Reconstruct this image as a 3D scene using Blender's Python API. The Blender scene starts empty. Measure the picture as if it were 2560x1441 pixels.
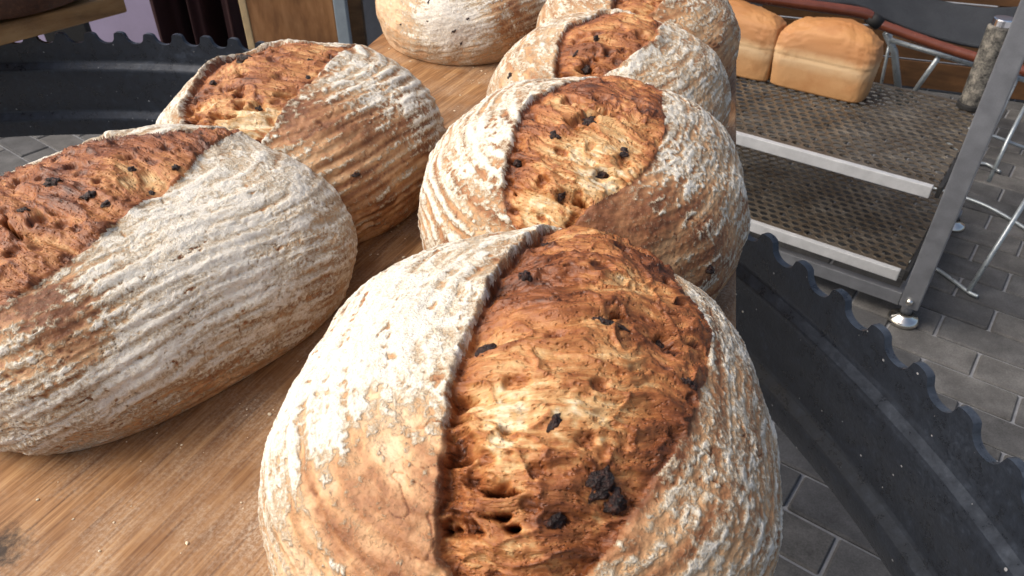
import bpy, bmesh, math, random
import numpy as np
from mathutils import Vector, Matrix

# ------------------------------------------------------------------ camera, world, sun, exposure
SC = bpy.context.scene
COL = SC.collection
FPX, PITCH, CAMZ, BOARD = 1849.0, math.radians(37.0), 1.16, 0.80
cam_data = bpy.data.cameras.new('camera')
cam_data.sensor_width = 36.0
cam_data.lens = FPX / 2560 * 36.0
cam_data.clip_start, cam_data.clip_end = 0.02, 200
cam = bpy.data.objects.new('camera', cam_data)
COL.objects.link(cam)
cam.location = (0, 0, CAMZ)
cam.rotation_euler = (math.pi / 2 - PITCH, 0, 0)
cam_data.dof.use_dof = True
cam_data.dof.focus_distance = 0.50
cam_data.dof.aperture_fstop = 26.0
SC.camera = cam

SUN_AZ, SUN_EL = math.radians(-96), math.radians(47)      # azimuth from +Y towards +X
world = bpy.data.worlds.new('World')
SC.world = world
world.use_nodes = True
wn = world.node_tree.nodes
bg = wn['Background']
sky = wn.new('ShaderNodeTexSky')
sky.sky_type = 'NISHITA'
sky.sun_disc = False
sky.sun_elevation = SUN_EL
sky.sun_rotation = SUN_AZ
sky.dust_density = 7.0
sky.ozone_density = 0.4
sky.air_density = 1.0
world.node_tree.links.new(sky.outputs[0], bg.inputs[0])
bg.inputs[1].default_value = 0.085
sun_data = bpy.data.lights.new('sun', 'SUN')
sun_data.energy = 1.5
sun_data.angle = math.radians(50)
sun_data.color = (1.0, 0.97, 0.93)
sun = bpy.data.objects.new('sun', sun_data)
COL.objects.link(sun)
sd_ = Vector((math.sin(SUN_AZ) * math.cos(SUN_EL), math.cos(SUN_AZ) * math.cos(SUN_EL), math.sin(SUN_EL)))
sun.rotation_euler = sd_.to_track_quat('Z', 'Y').to_euler()
sun.location = sd_ * 5
SC.view_settings.view_transform = 'Standard'
SC.view_settings.look = 'None'
SC.view_settings.exposure = 0.92
SC.view_settings.gamma = 1.0

# ------------------------------------------------------------------ helpers
CS, SN = math.cos(PITCH), math.sin(PITCH)
CAMP = np.array([0, 0, CAMZ])

def ray(px, py):
    x = px - 1280.0; y = 720.5 - py
    return np.array([x, y * SN + FPX * CS, y * CS - FPX * SN])

def at_z(px, py, z):
    d = ray(px, py); t = (CAMZ - z) / -d[2]
    return Vector((d[0] * t, d[1] * t, z))

def at_y(px, py, y):
    d = ray(px, py); t = y / d[1]
    return Vector((d[0] * t, y, CAMZ + d[2] * t))

def at_plane(px, py, p0, n):
    d = Vector(ray(px, py)); o = Vector((0, 0, CAMZ))
    t = (Vector(p0) - o).dot(Vector(n)) / d.dot(Vector(n))
    return o + d * t

def project(P):
    x = P[:, 0]; y = P[:, 1]; z = P[:, 2] - CAMZ
    up = y * SN + z * CS
    dp = y * CS - z * SN
    return 1280 + FPX * x / dp, 720.5 - FPX * up / dp

def tag(o, label=None, cat=None, group=None, kind=None):
    if label: o['label'] = label
    if cat: o['category'] = cat
    if group: o['group'] = group
    if kind: o['kind'] = kind
    return o

def link(name, me, mat=None, parent=None, smooth=False):
    o = bpy.data.objects.new(name, me)
    COL.objects.link(o)
    if mat: me.materials.append(mat)
    if parent: o.parent = parent
    if smooth: me.polygons.foreach_set('use_smooth', np.ones(len(me.polygons), bool))
    return o

def empty(name, loc=(0, 0, 0), rz=0.0):
    o = bpy.data.objects.new(name, None)
    o.empty_display_size = 0.05
    COL.objects.link(o)
    o.location = loc
    o.rotation_euler = (0, 0, rz)
    return o

def bm_obj(name, bm, mat=None, parent=None, smooth=False):
    me = bpy.data.meshes.new(name)
    bm.normal_update(); bm.to_mesh(me); bm.free()
    return link(name, me, mat, parent, smooth)

def bm_box(bm, lo, hi, bevel=0.0, seg=2, M=None):
    g = bmesh.ops.create_cube(bm, size=1.0)
    vs = g['verts']
    for v in vs:
        v.co = Vector([lo[i] + (v.co[i] + .5) * (hi[i] - lo[i]) for i in range(3)])
    if bevel > 0:
        es = list({e for v in vs for e in v.link_edges})
        r = bmesh.ops.bevel(bm, geom=es, offset=bevel, segments=seg, profile=0.6, affect='EDGES')
        vs = list({v for f in r['faces'] for v in f.verts} | {v for v in vs if v.is_valid})
    if M is not None:
        bmesh.ops.transform(bm, matrix=M, verts=vs)
    return vs

def box(name, lo, hi, mat, parent=None, bevel=0.002, M=None):
    bm = bmesh.new(); bm_box(bm, lo, hi, bevel, 2, M)
    return bm_obj(name, bm, mat, parent)

def tube_mesh(name, pts, rad, seg=10):
    """closed-ended tube along a polyline with mitred rings"""
    pts = [Vector(p) for p in pts]
    n = len(pts); V = []; F = []
    up0 = None
    for i, p in enumerate(pts):
        t = (pts[min(i + 1, n - 1)] - pts[max(i - 1, 0)]).normalized()
        if up0 is None:
            up0 = Vector((0, 0, 1)) if abs(t.z) < .9 else Vector((1, 0, 0))
        s = t.cross(up0).normalized(); u = s.cross(t).normalized(); up0 = u
        r = rad[i] if isinstance(rad, (list, tuple)) else rad
        for k in range(seg):
            a = 2 * math.pi * k / seg
            V.append(p + s * (r * math.cos(a)) + u * (r * math.sin(a)))
    for i in range(n - 1):
        for k in range(seg):
            a = i * seg + k; b = i * seg + (k + 1) % seg
            F.append((a, b, b + seg, a + seg))
    F.append(tuple(range(seg))[::-1]); F.append(tuple(range((n - 1) * seg, n * seg)))
    me = bpy.data.meshes.new(name); me.from_pydata(V, [], F); me.update()
    return me

def tube(name, pts, rad, mat, parent=None, seg=10):
    return link(name, tube_mesh(name, pts, rad, seg), mat, parent, True)

def smooth_path(pts, n=6):
    pts = [Vector(p) for p in pts]; out = []
    for i in range(len(pts) - 1):
        p0 = pts[max(i - 1, 0)]; p1 = pts[i]; p2 = pts[i + 1]; p3 = pts[min(i + 2, len(pts) - 1)]
        for k in range(n):
            t = k / n
            out.append(.5 * ((2 * p1) + (p2 - p0) * t + (2 * p0 - 5 * p1 + 4 * p2 - p3) * t * t + (3 * p1 - p0 - 3 * p2 + p3) * t ** 3))
    out.append(pts[-1])
    return out

# numpy noise ------------------------------------------------------
_rng = np.random.default_rng(5)
_perm = _rng.permutation(4096).astype(np.int32)
_ga = _rng.uniform(0, 2 * np.pi, 4096)
_gx, _gy = np.cos(_ga).astype(np.float32), np.sin(_ga).astype(np.float32)
_rv = _rng.random((4096, 3)).astype(np.float32)

def _h(ix, iy, s):
    return _perm[(_perm[(ix + s * 131) & 4095] + iy * 7 + s * 17) & 4095]

def pn(x, y, s=0):
    x = x.astype(np.float32); y = y.astype(np.float32)
    fx = np.floor(x); fy = np.floor(y)
    ix = fx.astype(np.int32); iy = fy.astype(np.int32)
    x = x - fx; y = y - fy
    u = x * x * x * (x * (x * 6 - 15) + 10); v = y * y * y * (y * (y * 6 - 15) + 10)
    h00 = _h(ix, iy, s); h10 = _h(ix + 1, iy, s); h01 = _h(ix, iy + 1, s); h11 = _h(ix + 1, iy + 1, s)
    a = _gx[h00] * x + _gy[h00] * y
    b = _gx[h10] * (x - 1) + _gy[h10] * y
    c = _gx[h01] * x + _gy[h01] * (y - 1)
    d = _gx[h11] * (x - 1) + _gy[h11] * (y - 1)
    return ((a + (b - a) * u) + ((c + (d - c) * u) - (a + (b - a) * u)) * v) * 1.5

def fbm(x, y, s=0, o=3):
    t = 0; k = 1; n = 0
    for i in range(o):
        t = t + pn(x * k + i * 17.3, y * k - i * 9.1, s + i) / k; n += 1 / k; k *= 2
    return t / n * 1.3

def worley(x, y, s=0):
    """nearest feature distance and that feature's random value"""
    fx = np.floor(x).astype(np.int32); fy = np.floor(y).astype(np.int32)
    best = np.full(x.shape, 9.0, np.float32); val = np.zeros(x.shape, np.float32)
    for i in (-1, 0, 1):
        for j in (-1, 0, 1):
            hh = _h(fx + i, fy + j, s); r = _rv[hh]
            d = (fx + i + r[..., 0] - x) ** 2 + (fy + j + r[..., 1] - y) ** 2
            m = d < best
            best = np.where(m, d, best); val = np.where(m, r[..., 2], val)
    return np.sqrt(best), val

def sstep(a, b, x):
    t = np.clip((x - a) / (b - a), 0, 1)
    return t * t * (3 - 2 * t)

# ------------------------------------------------------------------ materials
class Mat:
    def __init__(self, name, rough=0.7, metal=0.0, spec=0.5):
        self.m = bpy.data.materials.new(name); self.m.use_nodes = True
        self.t = self.m.node_tree; self.b = self.t.nodes['Principled BSDF']
        self.b.inputs['Roughness'].default_value = rough
        self.b.inputs['Metallic'].default_value = metal
        self.b.inputs['Specular IOR Level'].default_value = spec
        self._c = None
    def n(self, kind, **kw):
        nd = self.t.nodes.new('ShaderNode' + kind)
        for k, v in kw.items():
            setattr(nd, k, v)
        return nd
    def l(self, a, b): self.t.links.new(a, b)
    def coords(self, scale=(1, 1, 1), rot=(0, 0, 0), kind='Object'):
        c = self.n('TexCoord'); mp = self.n('Mapping')
        mp.inputs['Scale'].default_value = scale; mp.inputs['Rotation'].default_value = rot
        self.l(c.outputs[kind], mp.inputs['Vector'])
        return mp.outputs[0]
    def noise(self, vec, scale, detail=4, rough=.55, dist=0.0):
        nd = self.n('TexNoise'); nd.inputs['Scale'].default_value = scale
        nd.inputs['Detail'].default_value = detail; nd.inputs['Roughness'].default_value = rough
        nd.inputs['Distortion'].default_value = dist
        self.l(vec, nd.inputs['Vector']); return nd.outputs['Fac']
    def ramp(self, fac, stops):
        nd = self.n('ValToRGB'); e = nd.color_ramp.elements
        while len(e) < len(stops): e.new(0.5)
        for el, (p, c) in zip(e, stops):
            el.position = p; el.color = (c[0], c[1], c[2], 1) if not isinstance(c, (int, float)) else (c, c, c, 1)
        self.l(fac, nd.inputs['Fac']); return nd.outputs['Color']
    def mix(self, fac, a, b, mode='MIX'):
        nd = self.n('Mix', data_type='RGBA', blend_type=mode)
        for s, v in ((nd.inputs[0], fac), (nd.inputs[6], a), (nd.inputs[7], b)):
            if isinstance(v, (int, float)): s.default_value = v
            elif isinstance(v, tuple): s.default_value = (*v, 1) if len(v) == 3 else v
            else: self.l(v, s)
        return nd.outputs[2]
    def math(self, op, a, b=None, c=None, clamp=False):
        nd = self.n('Math', operation=op); nd.use_clamp = clamp
        for i, v in enumerate((a, b, c)):
            if v is None: continue
            if isinstance(v, (int, float)): nd.inputs[i].default_value = v
            else: self.l(v, nd.inputs[i])
        return nd.outputs[0]
    def color(self, c):
        if isinstance(c, tuple): self.b.inputs['Base Color'].default_value = (*c, 1)
        else: self.l(c, self.b.inputs['Base Color'])
    def rough(self, r): self.l(r, self.b.inputs['Roughness'])
    def bump(self, h, strength=.3, dist=.001):
        nd = self.n('Bump'); nd.inputs['Strength'].default_value = strength; nd.inputs['Distance'].default_value = dist
        self.l(h, nd.inputs['Height']); self.l(nd.outputs[0], self.b.inputs['Normal'])
    def attr(self, name):
        nd = self.n('Attribute', attribute_name=name); sp = self.n('SeparateColor')
        self.l(nd.outputs['Color'], sp.inputs[0]); return sp.outputs

def crust_material(name):
    M = Mat(name, .75, 0, .3)
    at = M.attr('mask'); co = M.coords()
    va = M.n('Attribute', attribute_name='flow').outputs['Vector']     # x across the basket rings, y along them (mm)
    mp = M.n('Mapping'); mp.inputs['Scale'].default_value = (.42, .050, 1); M.l(va, mp.inputs[0])
    st = M.noise(mp.outputs[0], 1.0, 4, .6)
    f0 = M.noise(co, 1100, 3, .65); f1 = M.noise(co, 480, 4, .65); f2 = M.noise(co, 150, 4, .6)
    k = M.math('ADD', at[1], M.math('MULTIPLY', M.math('SUBTRACT', f2, .5), .45))
    k = M.math('ADD', k, M.math('MULTIPLY', M.math('SUBTRACT', st, .5), .30))
    base = M.ramp(k, [(0.0, (.70, .49, .31)), (.25, (.55, .325, .165)), (.50, (.36, .172, .078)), (.75, (.19, .072, .032)), (1.0, (.035, .016, .01))])
    g = M.math('ADD', at[0], M.math('MULTIPLY', M.math('SUBTRACT', f1, .5), 1.25))
    g = M.math('ADD', g, M.math('MULTIPLY', M.math('SUBTRACT', f0, .5), 1.0))
    g = M.math('ADD', g, M.math('MULTIPLY', M.math('SUBTRACT', f2, .5), .6))
    g = M.math('ADD', g, M.math('MULTIPLY', M.math('SUBTRACT', st, .5), .62))
    fac = M.n('MapRange'); fac.interpolation_type = 'SMOOTHSTEP'
    M.l(g, fac.inputs[0]); fac.inputs[1].default_value = .02; fac.inputs[2].default_value = .70
    fac.inputs[4].default_value = .95
    fl = M.ramp(g, [(.10, (.46, .32, .18)), (.42, (.57, .465, .325)), (.72, (.70, .62, .49)), (1, (.86, .82, .73))])
    M.color(M.mix(fac.outputs[0], base, fl))
    M.rough(M.math('MULTIPLY_ADD', fac.outputs[0], .38, .48))
    hgt = M.math('MULTIPLY', M.math('ADD', M.math('MULTIPLY', g, .8), M.math('MULTIPLY', f0, .5)), M.math('MULTIPLY_ADD', fac.outputs[0], .75, .25))
    M.bump(hgt, .9, .0012)
    return M.m

def crumb_material(name):
    M = Mat(name, .6, 0, .4)
    at = M.attr('mask'); co = M.coords()
    va = M.n('Attribute', attribute_name='flow').outputs['Vector']     # x along the split, y across it (mm)
    def mapped(sc):
        mp = M.n('Mapping'); mp.inputs['Scale'].default_value = (sc[0], sc[1], 1); M.l(va, mp.inputs[0]); return mp.outputs[0]
    fb = M.noise(mapped((.85, .14)), 1, 4, .62, .15)
    fc = M.noise(mapped((.30, .045)), 1, 4, .6, .25)
    vo = M.n('TexVoronoi'); vo.inputs['Scale'].default_value = 1; M.l(mapped((.42, .30)), vo.inputs['Vector']); vo.inputs['Randomness'].default_value = 1
    vs = M.n('SeparateColor'); M.l(vo.outputs['Color'], vs.inputs[0])
    pore = M.math('MULTIPLY', M.ramp(vo.outputs['Distance'], [(.10, 1.0), (.34, 0.0)]), M.math('GREATER_THAN', vs.outputs[0], .45))
    vo2 = M.n('TexVoronoi'); vo2.inputs['Scale'].default_value = 1; M.l(mapped((.85, .62)), vo2.inputs['Vector'])
    vs2 = M.n('SeparateColor'); M.l(vo2.outputs['Color'], vs2.inputs[0])
    pore2 = M.math('MULTIPLY', M.ramp(vo2.outputs['Distance'], [(.12, 1.0), (.38, 0.0)]), M.math('GREATER_THAN', vs2.outputs[0], .35))
    pore = M.math('MAXIMUM', pore, M.math('MULTIPLY', pore2, .75))
    f1 = M.noise(co, 700, 3, .65)
    k = M.math('ADD', at[2], M.math('MULTIPLY', M.math('SUBTRACT', fb, .5), .40))
    k = M.math('ADD', k, M.math('MULTIPLY', M.math('SUBTRACT', fc, .5), .75))
    k = M.math('ADD', k, M.math('MULTIPLY', M.math('SUBTRACT', f1, .5), .20))
    k = M.math('ADD', k, M.math('MULTIPLY', pore, .11))
    c = M.ramp(k, [(0.0, (.72, .60, .41)), (.20, (.58, .365, .165)), (.40, (.43, .185, .062)), (.58, (.295, .102, .032)), (.76, (.18, .056, .018)), (1.0, (.035, .012, .007))])
    M.color(c)
    M.rough(M.ramp(k, [(0, .75), (.35, .52), (.8, .36)]))
    hgt = M.math('ADD', fb, M.math('MULTIPLY', f1, .35)); hgt = M.math('SUBTRACT', hgt, M.math('MULTIPLY', pore, .8))
    hgt = M.math('ADD', hgt, M.math('MULTIPLY', fc, .8))
    M.bump(hgt, .8, .0013)
    M.b.inputs['Subsurface Weight'].default_value = .10
    M.b.inputs['Subsurface Radius'].default_value = (.5, .25, .1)
    M.b.inputs['Subsurface Scale'].default_value = .003
    return M.m

def wood_material(name, ang, c0, c1, c2, flour=.5, gscale=1.0):
    """grain runs along local x after turning by ang"""
    M = Mat(name, .6, 0, .35)
    co = M.coords((1, 1, 1), (0, 0, -ang))
    mp = M.n('Mapping'); mp.inputs['Scale'].default_value = (5 * gscale, 95 * gscale, 20 * gscale); M.l(co, mp.inputs[0])
    mp2 = M.n('Mapping'); mp2.inputs['Scale'].default_value = (14 * gscale, 330 * gscale, 60 * gscale); M.l(co, mp2.inputs[0])
    g1 = M.noise(mp.outputs[0], 1, 5, .6, .4); g2 = M.noise(mp2.outputs[0], 1, 4, .6, .2)
    big = M.noise(co, 9, 3, .5)
    k = M.math('ADD', M.math('MULTIPLY', g1, .55), M.math('MULTIPLY', g2, .45))
    c = M.ramp(k, [(.36, c0), (.5, c1), (.64, c2)])
    c = M.mix(M.ramp(big, [(.42, 0.0), (.7, .45)]), c, (c0[0] * .9, c0[1] * .9, c0[2] * .85))
    if flour > 0:
        dus = M.noise(co, 16, 5, .65); gr = M.noise(co, 420, 3, .7)
        d = M.math('MULTIPLY', M.ramp(dus, [(.40, 0.0), (.70, 1.0)]), M.ramp(gr, [(.42, .15), (.66, 1.0)]))
        c = M.mix(M.math('MULTIPLY', d, flour), c, (.60, .52, .40))
    M.color(c); M.rough(M.ramp(k, [(.3, .7), (.7, .48)]))
    M.bump(k, .35, .0008)
    return M

def painted(name, col, rough=.45, metal=0.0, var=.12, scale=25, spec=.5):
    M = Mat(name, rough, metal, spec)
    co = M.coords(); n1 = M.noise(co, scale, 5, .6); n2 = M.noise(co, scale * 12, 3, .6)
    k = M.math('ADD', M.math('MULTIPLY', n1, .7), M.math('MULTIPLY', n2, .3))
    lo = tuple(x * (1 - 2.2 * var) for x in col); hi = tuple(min(1, x * (1 + 1.6 * var)) for x in col)
    M.color(M.ramp(k, [(.3, lo), (.7, hi)]))
    M.rough(M.ramp(n1, [(.3, max(.05, rough - .12)), (.7, min(1, rough + .15))]))
    return M

# ------------------------------------------------------------------ the setting: paved ground
def build_ground():
    M = painted('joint_sand', (.21, .215, .225), .95, 0, .15, 60)
    bm = bmesh.new()
    bmesh.ops.create_grid(bm, x_segments=2, y_segments=2, size=14)
    g = bm_obj('ground', bm, M.m); g.location = (0, 4, -.006)
    tag(g, kind='structure')
    mats = []
    for i, c in enumerate([(.086, .085, .084), (.070, .070, .071), (.100, .097, .093)]):
        P = Mat('paver_%d' % i, .85, 0, .3)
        ge = P.n('NewGeometry'); co = ge.outputs['Position']; n1 = P.noise(co, 14, 6, .65); n2 = P.noise(co, 260, 3, .7)
        k = P.math('ADD', P.math('MULTIPLY', n1, .6), P.math('MULTIPLY', n2, .4))
        n3 = P.noise(co, 4.5, 4, .6); k = P.math('ADD', k, P.math('MULTIPLY', P.math('SUBTRACT', n3, .5), .35)); cc = P.ramp(k, [(.3, tuple(x * .42 for x in c)), (.52, c), (.72, tuple(x * 1.7 for x in c))])
        P.color(cc); P.bump(n2, .5, .001); mats.append(P.m)
    # shared paver mesh, 200 x 100 mm modules
    meshes = []
    for m in mats:
        bm = bmesh.new(); bm_box(bm, (-.0970, -.0470, -.05), (.0970, .0470, 0), .0035, 1)
        me = bpy.data.meshes.new('paver'); bm.normal_update(); bm.to_mesh(me); bm.free(); me.materials.append(m); meshes.append(me)
    ang = math.radians(-37.5)
    ca, sa = math.cos(ang), math.sin(ang)
    org = at_z(2098, 1340, 0)                           # a T joint seen in the photograph
    rr = random.Random(3); cand = []
    for j in range(-60, 60):
        for i in range(-30, 30):
            lx = i * .2 + (.1 if j % 2 else 0) + .1; ly = j * .1 - .05
            x = org.x + lx * ca - ly * sa; y = org.y + lx * sa + ly * ca
            if y < .2: continue
            px, py = project(np.array([[x, y, 0.0]]))
            px, py = px[0], py[0]
            vis = -140 < px < 2700 and -60 < py < 1600
            if not vis: continue
            right = px > 1750 and py > 180
            left = px < 560 and 20 < py < 470
            if right or left: cand.append((math.hypot(x, y), x, y))
    cand.sort()
    for d, x, y in cand[:300]:
        o = bpy.data.objects.new('paver', meshes[rr.randrange(3)]); COL.objects.link(o)
        o.parent = g
        o.location = (x, y - 4, .006 + rr.uniform(-.0012, .0012))
        o.rotation_euler = (rr.uniform(-.006, .006), rr.uniform(-.006, .006), ang + rr.uniform(-.006, .006) + (math.pi if rr.random() < .5 else 0))
build_ground()

# ------------------------------------------------------------------ toothed black ring
def build_ring():
    cx, cy, R, zt, H = -.691, .163, 1.027, .776, .170
    nt, per = 134, 18
    n = nt * per
    prof = [(0.0, 0), (.06, 0), (.125, 0), (.26, .000), (.29, .0015), (.33, .0075), (.36, .009), (.55, .007), (.75, .006), (.775, .0075), (.82, .0145), (.85, .016), (1.0, .013)]
    V = []; F = []; m = len(prof)
    th = .007
    toothH = .0175
    for i in range(n):
        a = 2 * math.pi * i / n
        t = (i % per) / per
        if t < .36:
            k = 1 - .16 * abs((t - .18) / .18) ** 3
        else:
            q = (t - .68) / .32
            k = .84 * (1 - math.sqrt(max(0, 1 - abs(q) ** 2.2)) ** (.75 if q < 0 else 1.15))
        ztop = zt - toothH * (1 - k)
        wob = .003 * math.sin(3 * a + 1) + .0015 * math.sin(11 * a)
        tj = random.Random(i // per * 7 + 1).uniform(-.0018, .0012); ztop += tj * min(1, k * 1.2)
        ring = []
        for f, din in prof:
            z = zt - f * H if f > .12 else (ztop + (zt - .125 * H - ztop) * f / .125)
            z = min(z, ztop) if f > .12 else z
            r = R - din + wob
            ring.append((r, z))
        outer = [(r + th, z) for r, z in ring[::-1]]
        for r, z in ring + outer:
            V.append((cx + r * math.cos(a), cy + r * math.sin(a), z))
    w = 2 * m
    for i in range(n):
        i2 = (i + 1) % n
        for k in range(w):
            k2 = (k + 1) % w
            F.append((i * w + k, i * w + k2, i2 * w + k2, i2 * w + k))
    me = bpy.data.meshes.new('band'); me.from_pydata(V, [], F); me.update()
    M = Mat('black_steel', .42, .0, .5)
    co = M.coords(); n1 = M.noise(co, 7, 6, .65); n2 = M.noise(co, 60, 5, .7)
    vo = M.n('TexVoronoi'); vo.inputs['Scale'].default_value = 120; M.l(co, vo.inputs['Vector'])
    vs_ = M.n('SeparateColor'); M.l(vo.outputs['Color'], vs_.inputs[0])
    spk = M.math('LESS_THAN', vo.outputs['Distance'], M.math('MULTIPLY', M.math('SUBTRACT', vs_.outputs[0], .78), .7))
    base = M.ramp(n2, [(.3, (.005, .007, .011)), (.6, (.012, .017, .027)), (.8, (.036, .048, .070))])
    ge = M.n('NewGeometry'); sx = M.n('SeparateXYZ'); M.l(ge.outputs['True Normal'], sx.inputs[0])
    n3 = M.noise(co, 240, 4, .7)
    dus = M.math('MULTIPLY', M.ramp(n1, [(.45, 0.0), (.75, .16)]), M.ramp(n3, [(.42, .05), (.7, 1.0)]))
    ledge_sheen = M.math('MULTIPLY', M.ramp(sx.outputs[2], [(.22, 0.0), (.45, .24)]), M.ramp(n2, [(.3, .25), (.65, 1.0)]))  # bluish highlight painted on upward-facing ledges, keyed to the normal
    dus = M.math('MAXIMUM', dus, ledge_sheen)  # dust noise joined with the painted ledge highlight
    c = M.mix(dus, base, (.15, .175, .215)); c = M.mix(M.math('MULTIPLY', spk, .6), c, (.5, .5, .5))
    M.color(c); M.rough(M.ramp(n2, [(.3, .22), (.7, .42)])); M.bump(M.math('ADD', n2, M.math('MULTIPLY', n1, 2.0)), .3, .003)
    root = empty('toothed_ring', (cx, cy, 0))
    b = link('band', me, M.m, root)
    me.transform(Matrix.Translation((-cx, -cy, 0)))
    bm = bmesh.new(); bm.from_mesh(me); bmesh.ops.recalc_face_normals(bm, faces=bm.faces); bm.to_mesh(me); bm.free()
    try: me.shade_smooth(); 
    except Exception: pass
    md = b.modifiers.new('edge', 'EDGE_SPLIT'); md.split_angle = math.radians(38)
    for a in (math.radians(155), math.radians(205), math.radians(265)):
        r = R - .012
        bm = bmesh.new(); bm_box(bm, (-.02, -.02, 0), (.02, .02, .64), .003, 2, Matrix.Translation((r * math.cos(a), r * math.sin(a), 0)))
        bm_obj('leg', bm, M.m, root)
    tag(root, 'large black steel ring with a toothed upper rim carrying the bread boards', 'ring')
build_ring()

# ------------------------------------------------------------------ bread boards
ROW = math.atan2(.972, .236)                            # direction of the long board
def build_boards():
    M = wood_material('board_wood', math.radians(64), (.120, .050, .019), (.275, .136, .053), (.44, .255, .115), .55, 1.5)
    root = empty('bread_board', (-.06, .55, BOARD - .024), ROW)
    # local x along the row, local y to the left
    bm = bmesh.new(); bm_box(bm, (-.72, -.252, 0), (.66, .262, .024), .004, 3)
    o = bm_obj('plank', bm, M.m, root)
    M.t.nodes['Mapping'].inputs['Rotation'].default_value = (0, 0, -(math.radians(64) - ROW))
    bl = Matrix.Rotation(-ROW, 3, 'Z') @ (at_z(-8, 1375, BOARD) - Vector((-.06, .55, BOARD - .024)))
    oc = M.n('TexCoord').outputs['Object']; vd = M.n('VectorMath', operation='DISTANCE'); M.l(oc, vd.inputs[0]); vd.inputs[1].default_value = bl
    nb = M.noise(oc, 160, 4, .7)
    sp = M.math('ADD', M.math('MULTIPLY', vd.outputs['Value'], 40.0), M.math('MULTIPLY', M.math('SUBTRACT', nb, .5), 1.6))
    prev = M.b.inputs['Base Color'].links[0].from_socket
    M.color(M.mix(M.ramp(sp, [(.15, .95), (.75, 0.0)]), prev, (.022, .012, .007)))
    tag(root, 'long wooden board under the rows of crusty floured loaves', 'board')
    # a second board lying on the ring, upper left
    d = Vector((.585, .811, 0)); ang = math.atan2(d.y, d.x)
    M2 = wood_material('old_board_wood', 0, (.17, .085, .030), (.30, .165, .062), (.40, .24, .10), .12)
    r2 = empty('bread_board', (-.655, 1.292, BOARD - .024), ang)
    bm = bmesh.new(); bm_box(bm, (-1.0, 0, 0), (0, .42, .030), .005, 3)
    es = [e for e in bm.edges if abs(e.verts[0].co.x) < .02 and abs(e.verts[1].co.x) < .02]
    bm_obj('plank', bm, M2.m, r2)
    tag(r2, 'brown wooden board lying across the black ring in the upper left corner', 'board')
    # crumbs on the long board
    rr = random.Random(8); bm = bmesh.new()
    for i in range(900):
        lx = rr.uniform(-.70, .64); ly = rr.uniform(-.262, .255); s = rr.choice([.0004, .0004, .0005, .0006, .0008, .0011]) * rr.uniform(.7, 1.2)
        Mx = Matrix.Translation((lx, ly, .024 + s * .5)) @ Matrix.Rotation(rr.uniform(0, 6), 4, 'Z') @ Matrix.Diagonal((s * rr.uniform(.8, 1.8), s, s * .8, 1))
        bmesh.ops.create_icosphere(bm, subdivisions=1, radius=1, matrix=Mx)
    C = painted('crumb_flour', (.72, .62, .45), .9, 0, .15, 200)
    cr = bm_obj('crumbs', bm, C.m); cr.location = root.location; cr.rotation_euler = root.rotation_euler
    tag(cr, 'tiny pale flour crumbs scattered on the long wooden board', 'crumbs', kind='stuff')
build_boards()

# ------------------------------------------------------------------ crusty loaves
CRUST = crust_material('floured_crust')
CRUMB = crumb_material('torn_crumb')
def raisin_material():
    M = Mat('burnt_raisin', .40, 0, .5)
    co = M.coords(); n = M.noise(co, 500, 4, .6)
    M.color(M.ramp(n, [(.35, (.008, .005, .005)), (.55, (.030, .011, .008)), (.72, (.13, .040, .018))])); M.bump(n, 1.0, .003)
    return M.m
RAISIN = raisin_material()

def grid_mesh(name, P, N, keep, masks, flow):
    idx = -np.ones(N * N, np.int64)
    q = np.arange(N * N).reshape(N, N)
    F = np.stack([q[:-1, :-1], q[1:, :-1], q[1:, 1:], q[:-1, 1:]], -1).reshape(-1, 4)[keep]
    used = np.unique(F); idx[used] = np.arange(len(used)); F = idx[F]
    me = bpy.data.meshes.new(name)
    me.vertices.add(len(used)); me.vertices.foreach_set('co', P[used].astype(np.float32).ravel())
    me.loops.add(F.size); me.loops.foreach_set('vertex_index', F.ravel().astype(np.int32))
    me.polygons.add(len(F)); me.polygons.foreach_set('loop_start', np.arange(0, F.size, 4, dtype=np.int32))
    me.polygons.foreach_set('use_smooth', np.ones(len(F), bool))
    a = me.attributes.new('mask', 'FLOAT_COLOR', 'POINT')
    a.data.foreach_set('color', np.concatenate([masks[used], np.ones((len(used), 1))], 1).astype(np.float32).ravel())
    a = me.attributes.new('flow', 'FLOAT_VECTOR', 'POINT')
    a.data.foreach_set('vector', flow[used].astype(np.float32).ravel())
    me.update(calc_edges=True)
    return me

def chaikin(P, it=2):
    for _ in range(it):
        Q = np.roll(P, -1, 0)
        P = np.stack([.75 * P + .25 * Q, .25 * P + .75 * Q], 1).reshape(-1, 2)
    return P

def signed_dist(U, V, poly):
    d2 = np.full(U.shape, 9.0); ins = np.zeros(U.shape, bool)
    n = len(poly)
    for i in range(n):
        ax, ay = poly[i]; bx, by = poly[(i + 1) % n]
        ex, ey = bx - ax, by - ay
        wx, wy = U - ax, V - ay
        t = np.clip((wx * ex + wy * ey) / (ex * ex + ey * ey + 1e-12), 0, 1)
        d2 = np.minimum(d2, (wx - t * ex) ** 2 + (wy - t * ey) ** 2)
        c = ((ay > V) != (by > V))
        if ey != 0:
            ins ^= c & (U < ex * (V - ay) / ey + ax)
    d = np.sqrt(d2)
    return np.where(ins, -d, d)

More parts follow.
